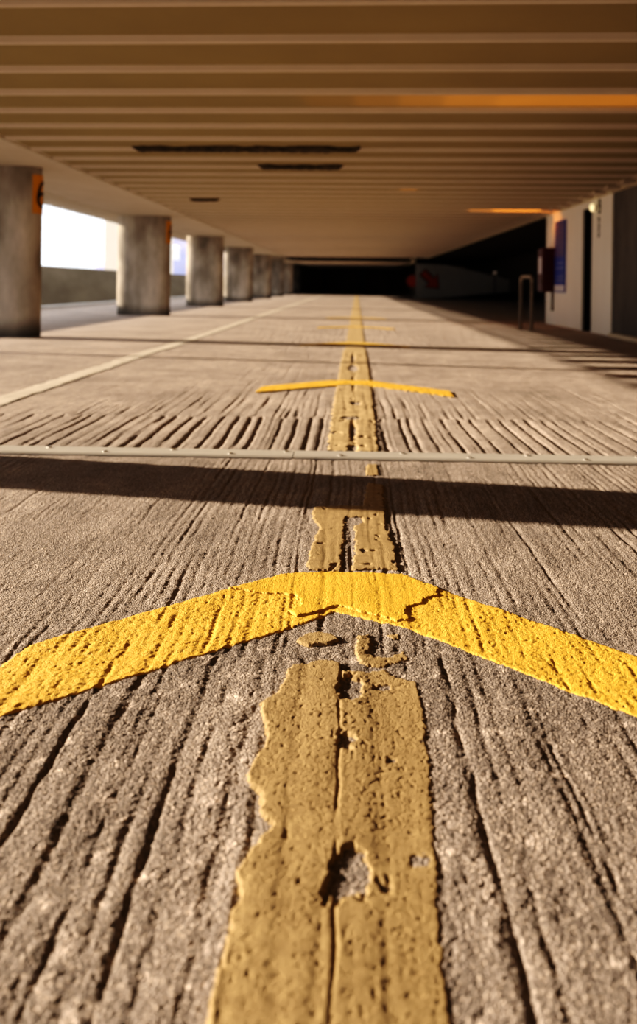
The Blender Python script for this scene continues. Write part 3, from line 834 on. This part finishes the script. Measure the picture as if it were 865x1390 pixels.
# ramp wall with red arrow
SY = 49.5
mb = MB()
prof = [(3.58, FZ), (4.9, FZ + 0.04), (8.8, 0.44), (8.8, H + 0.40), (7.2, H + 0.8), (5.2, H + 1.20), (3.58, H + 1.24)]
mb.extrude_y(prof, SY, SY + 0.25)
o = mb.build('wall_ramp', M_rampwall); o['kind'] = 'structure'
mb = MB(); mb.extrude_y([(3.8, FZ), (9.0, FZ), (9.0, 0.46), (4.9, 0.05)], SY - 2.5, SY - 0.02)
o = mb.build('ramp', M_black); o['kind'] = 'structure'
root = empty('arrow_sign', (4.40, SY, H + 0.33))
tag(root, 'red arrow with dark outline pointing down right on the white ramp wall', 'sign')
def arrow(s, y):
    c, q = math.cos(-PI / 4), math.sin(-PI / 4)
    P = [(-0.62, 0.17), (0.06, 0.17), (0.06, 0.46), (0.62, 0.0), (0.06, -0.46), (0.06, -0.17), (-0.62, -0.17)]
    out = []
    for u, v in P:
        u2 = u + (s if u > 0.3 else (-s * 0.6 if u < -0.3 else -s * 0.35)); v2 = v + math.copysign(s * (1 if abs(v) > 0.01 else 0), v)
        out.append((u2 * c - v2 * q, y, u2 * q + v2 * c))
    return out
pa = arrow(0.09, -0.012); MB().add(pa, [(0, 1, 5, 6), (1, 2, 3), (1, 3, 5), (3, 4, 5)]).build('arrow_outline', M_ink, root)
pa = arrow(0.0, -0.02); MB().add(pa, [(0, 1, 5, 6), (1, 2, 3), (1, 3, 5), (3, 4, 5)]).build('arrow', M_redlit, root)
root = empty('round_sign', (3.40, SY + 0.3, H + 0.26))
tag(root, 'red round sign half hidden behind the left end of the ramp wall', 'sign')
MB().tube([(0, 0, 0), (0, 0.03, 0)], 0.34, seg=28).build('disc', M_redlit, root, smooth=True)
MB().tube([(0, 0.06, 0.3), (0, 0.06, -H - 0.27)], 0.03).build('post', M_tube, root, smooth=True)
# small far lamp over the ramp
root = empty('bulkhead_lamp', (7.96, SY - 0.2, H + 0.78))
tag(root, 'small pale round lamp glimpsed in the dark above the ramp wall', 'lamp')
MB().tube([(0, 0.0, 0), (0, 0.02, 0)], 0.08).build('lamp_base', M_tube, root, smooth=True)
MB().tube([(0, 0.03, 0), (0, 0.03, -H - 0.78 + 0.36)], 0.03).build('post', M_black, root, smooth=True)
MB().add(*uv_sphere(0, -0.02, 0, 0.10, 0.05, 0.10)).build('lamp_globe', emis('far_lamp', (0.8, 0.6, 0.45), 0.12), root, smooth=True)

# ------------------------------------------------------------------ light
w = bpy.data.worlds.new('sky'); S.world = w; w.use_nodes = True
bg = w.node_tree.nodes['Background']
bg.inputs['Color'].default_value = (0.93, 0.97, 1.03, 1); bg.inputs['Strength'].default_value = 1.7
sd = bpy.data.lights.new('sun', 'SUN'); sd.energy = 13.0; sd.angle = math.radians(0.53); sd.color = (1.0, 0.82, 0.62)
so = link(bpy.data.objects.new('sun', sd))
so.rotation_euler = Vector((1.0, -0.21, -0.275)).to_track_quat('-Z', 'Y').to_euler()
so.location = (-20, 10, 8)

def sodium(x0, x1, k, power):
    """sodium batten lying in the trough between two ribs, shining up at the soffit"""
    l = bpy.data.lights.new('sodium_lamp', 'AREA'); l.energy = power; l.color = (1.0, 0.36, 0.06); l.shape = 'RECTANGLE'
    l.size = x1 - x0; l.size_y = 0.5
    xm = (x0 + x1) / 2
    o = link(bpy.data.objects.new('sodium_lamp', l)); o.location = (xm, RIB0 + k * PER - SK * xm, T_Z - 0.026)
    o.rotation_euler = (PI, 0, -math.atan(SK))
for xa, xb, q in ((-0.4, 0.0, 0.2), (0.0, 0.35, 0.5), (0.35, 0.7, 0.9), (0.7, 1.1, 1.35), (1.1, 3.7, 1.7)):
    sodium(xa, xb, 3.5, q * (xb - xa))
sodium(2.65, 3.55, 17.5, 9)
sodium(2.2, 2.65, 17.5, 1.5)
sodium(0.7, 0.95, 12.5, 0.2)
l = bpy.data.lights.new('sodium_wall_lamp', 'SPOT'); l.energy = 5; l.color = (1.0, 0.32, 0.05); l.spot_size = math.radians(110); l.spot_blend = 0.8; l.shadow_soft_size = 0.03
o = link(bpy.data.objects.new('sodium_wall_lamp', l)); o.location = (3.5, 16.62, R_Z - 0.02)
o.rotation_euler = Vector((1, 0, -0.35)).to_track_quat('-Z', 'Y').to_euler()

# ------------------------------------------------------------------ camera
cd = bpy.data.cameras.new('camera'); cam = link(bpy.data.objects.new('camera', cd))
FPX = 1200.0; WPX, HPX = 865.0, 1390.0; VX, VY = 478.0, 387.0
cd.sensor_fit = 'HORIZONTAL'; cd.sensor_width = 36.0; cd.lens = 36.0 * FPX / WPX
cd.shift_x = -(VX - WPX / 2) / WPX
cd.shift_y = (VY - HPX / 2) / WPX
cam.matrix_world = Matrix.Translation((0, 0, H)) @ Matrix.Rotation(PI / 2, 4, 'X') @ Matrix.Rotation(0.012, 4, 'Z')
cd.dof.use_dof = True; cd.dof.focus_distance = 2.0; cd.dof.aperture_fstop = (cd.lens / 1000) / 0.011
cd.clip_start = 0.02; cd.clip_end = 1000
S.camera = cam
S.view_settings.view_transform = 'Standard'
S.view_settings.look = 'None'
S.view_settings.exposure = 0.0
# tone curve of the photograph: deeper shadows, open highlights
S.view_settings.use_curve_mapping = True
cm = S.view_settings.curve_mapping
cm.use_clip = False
cv = cm.curves[3]
for p in ((0.04, 0.019), (0.12, 0.102), (0.25, 0.265), (0.5, 0.55)):
    cv.points.new(*p)
cm.update()
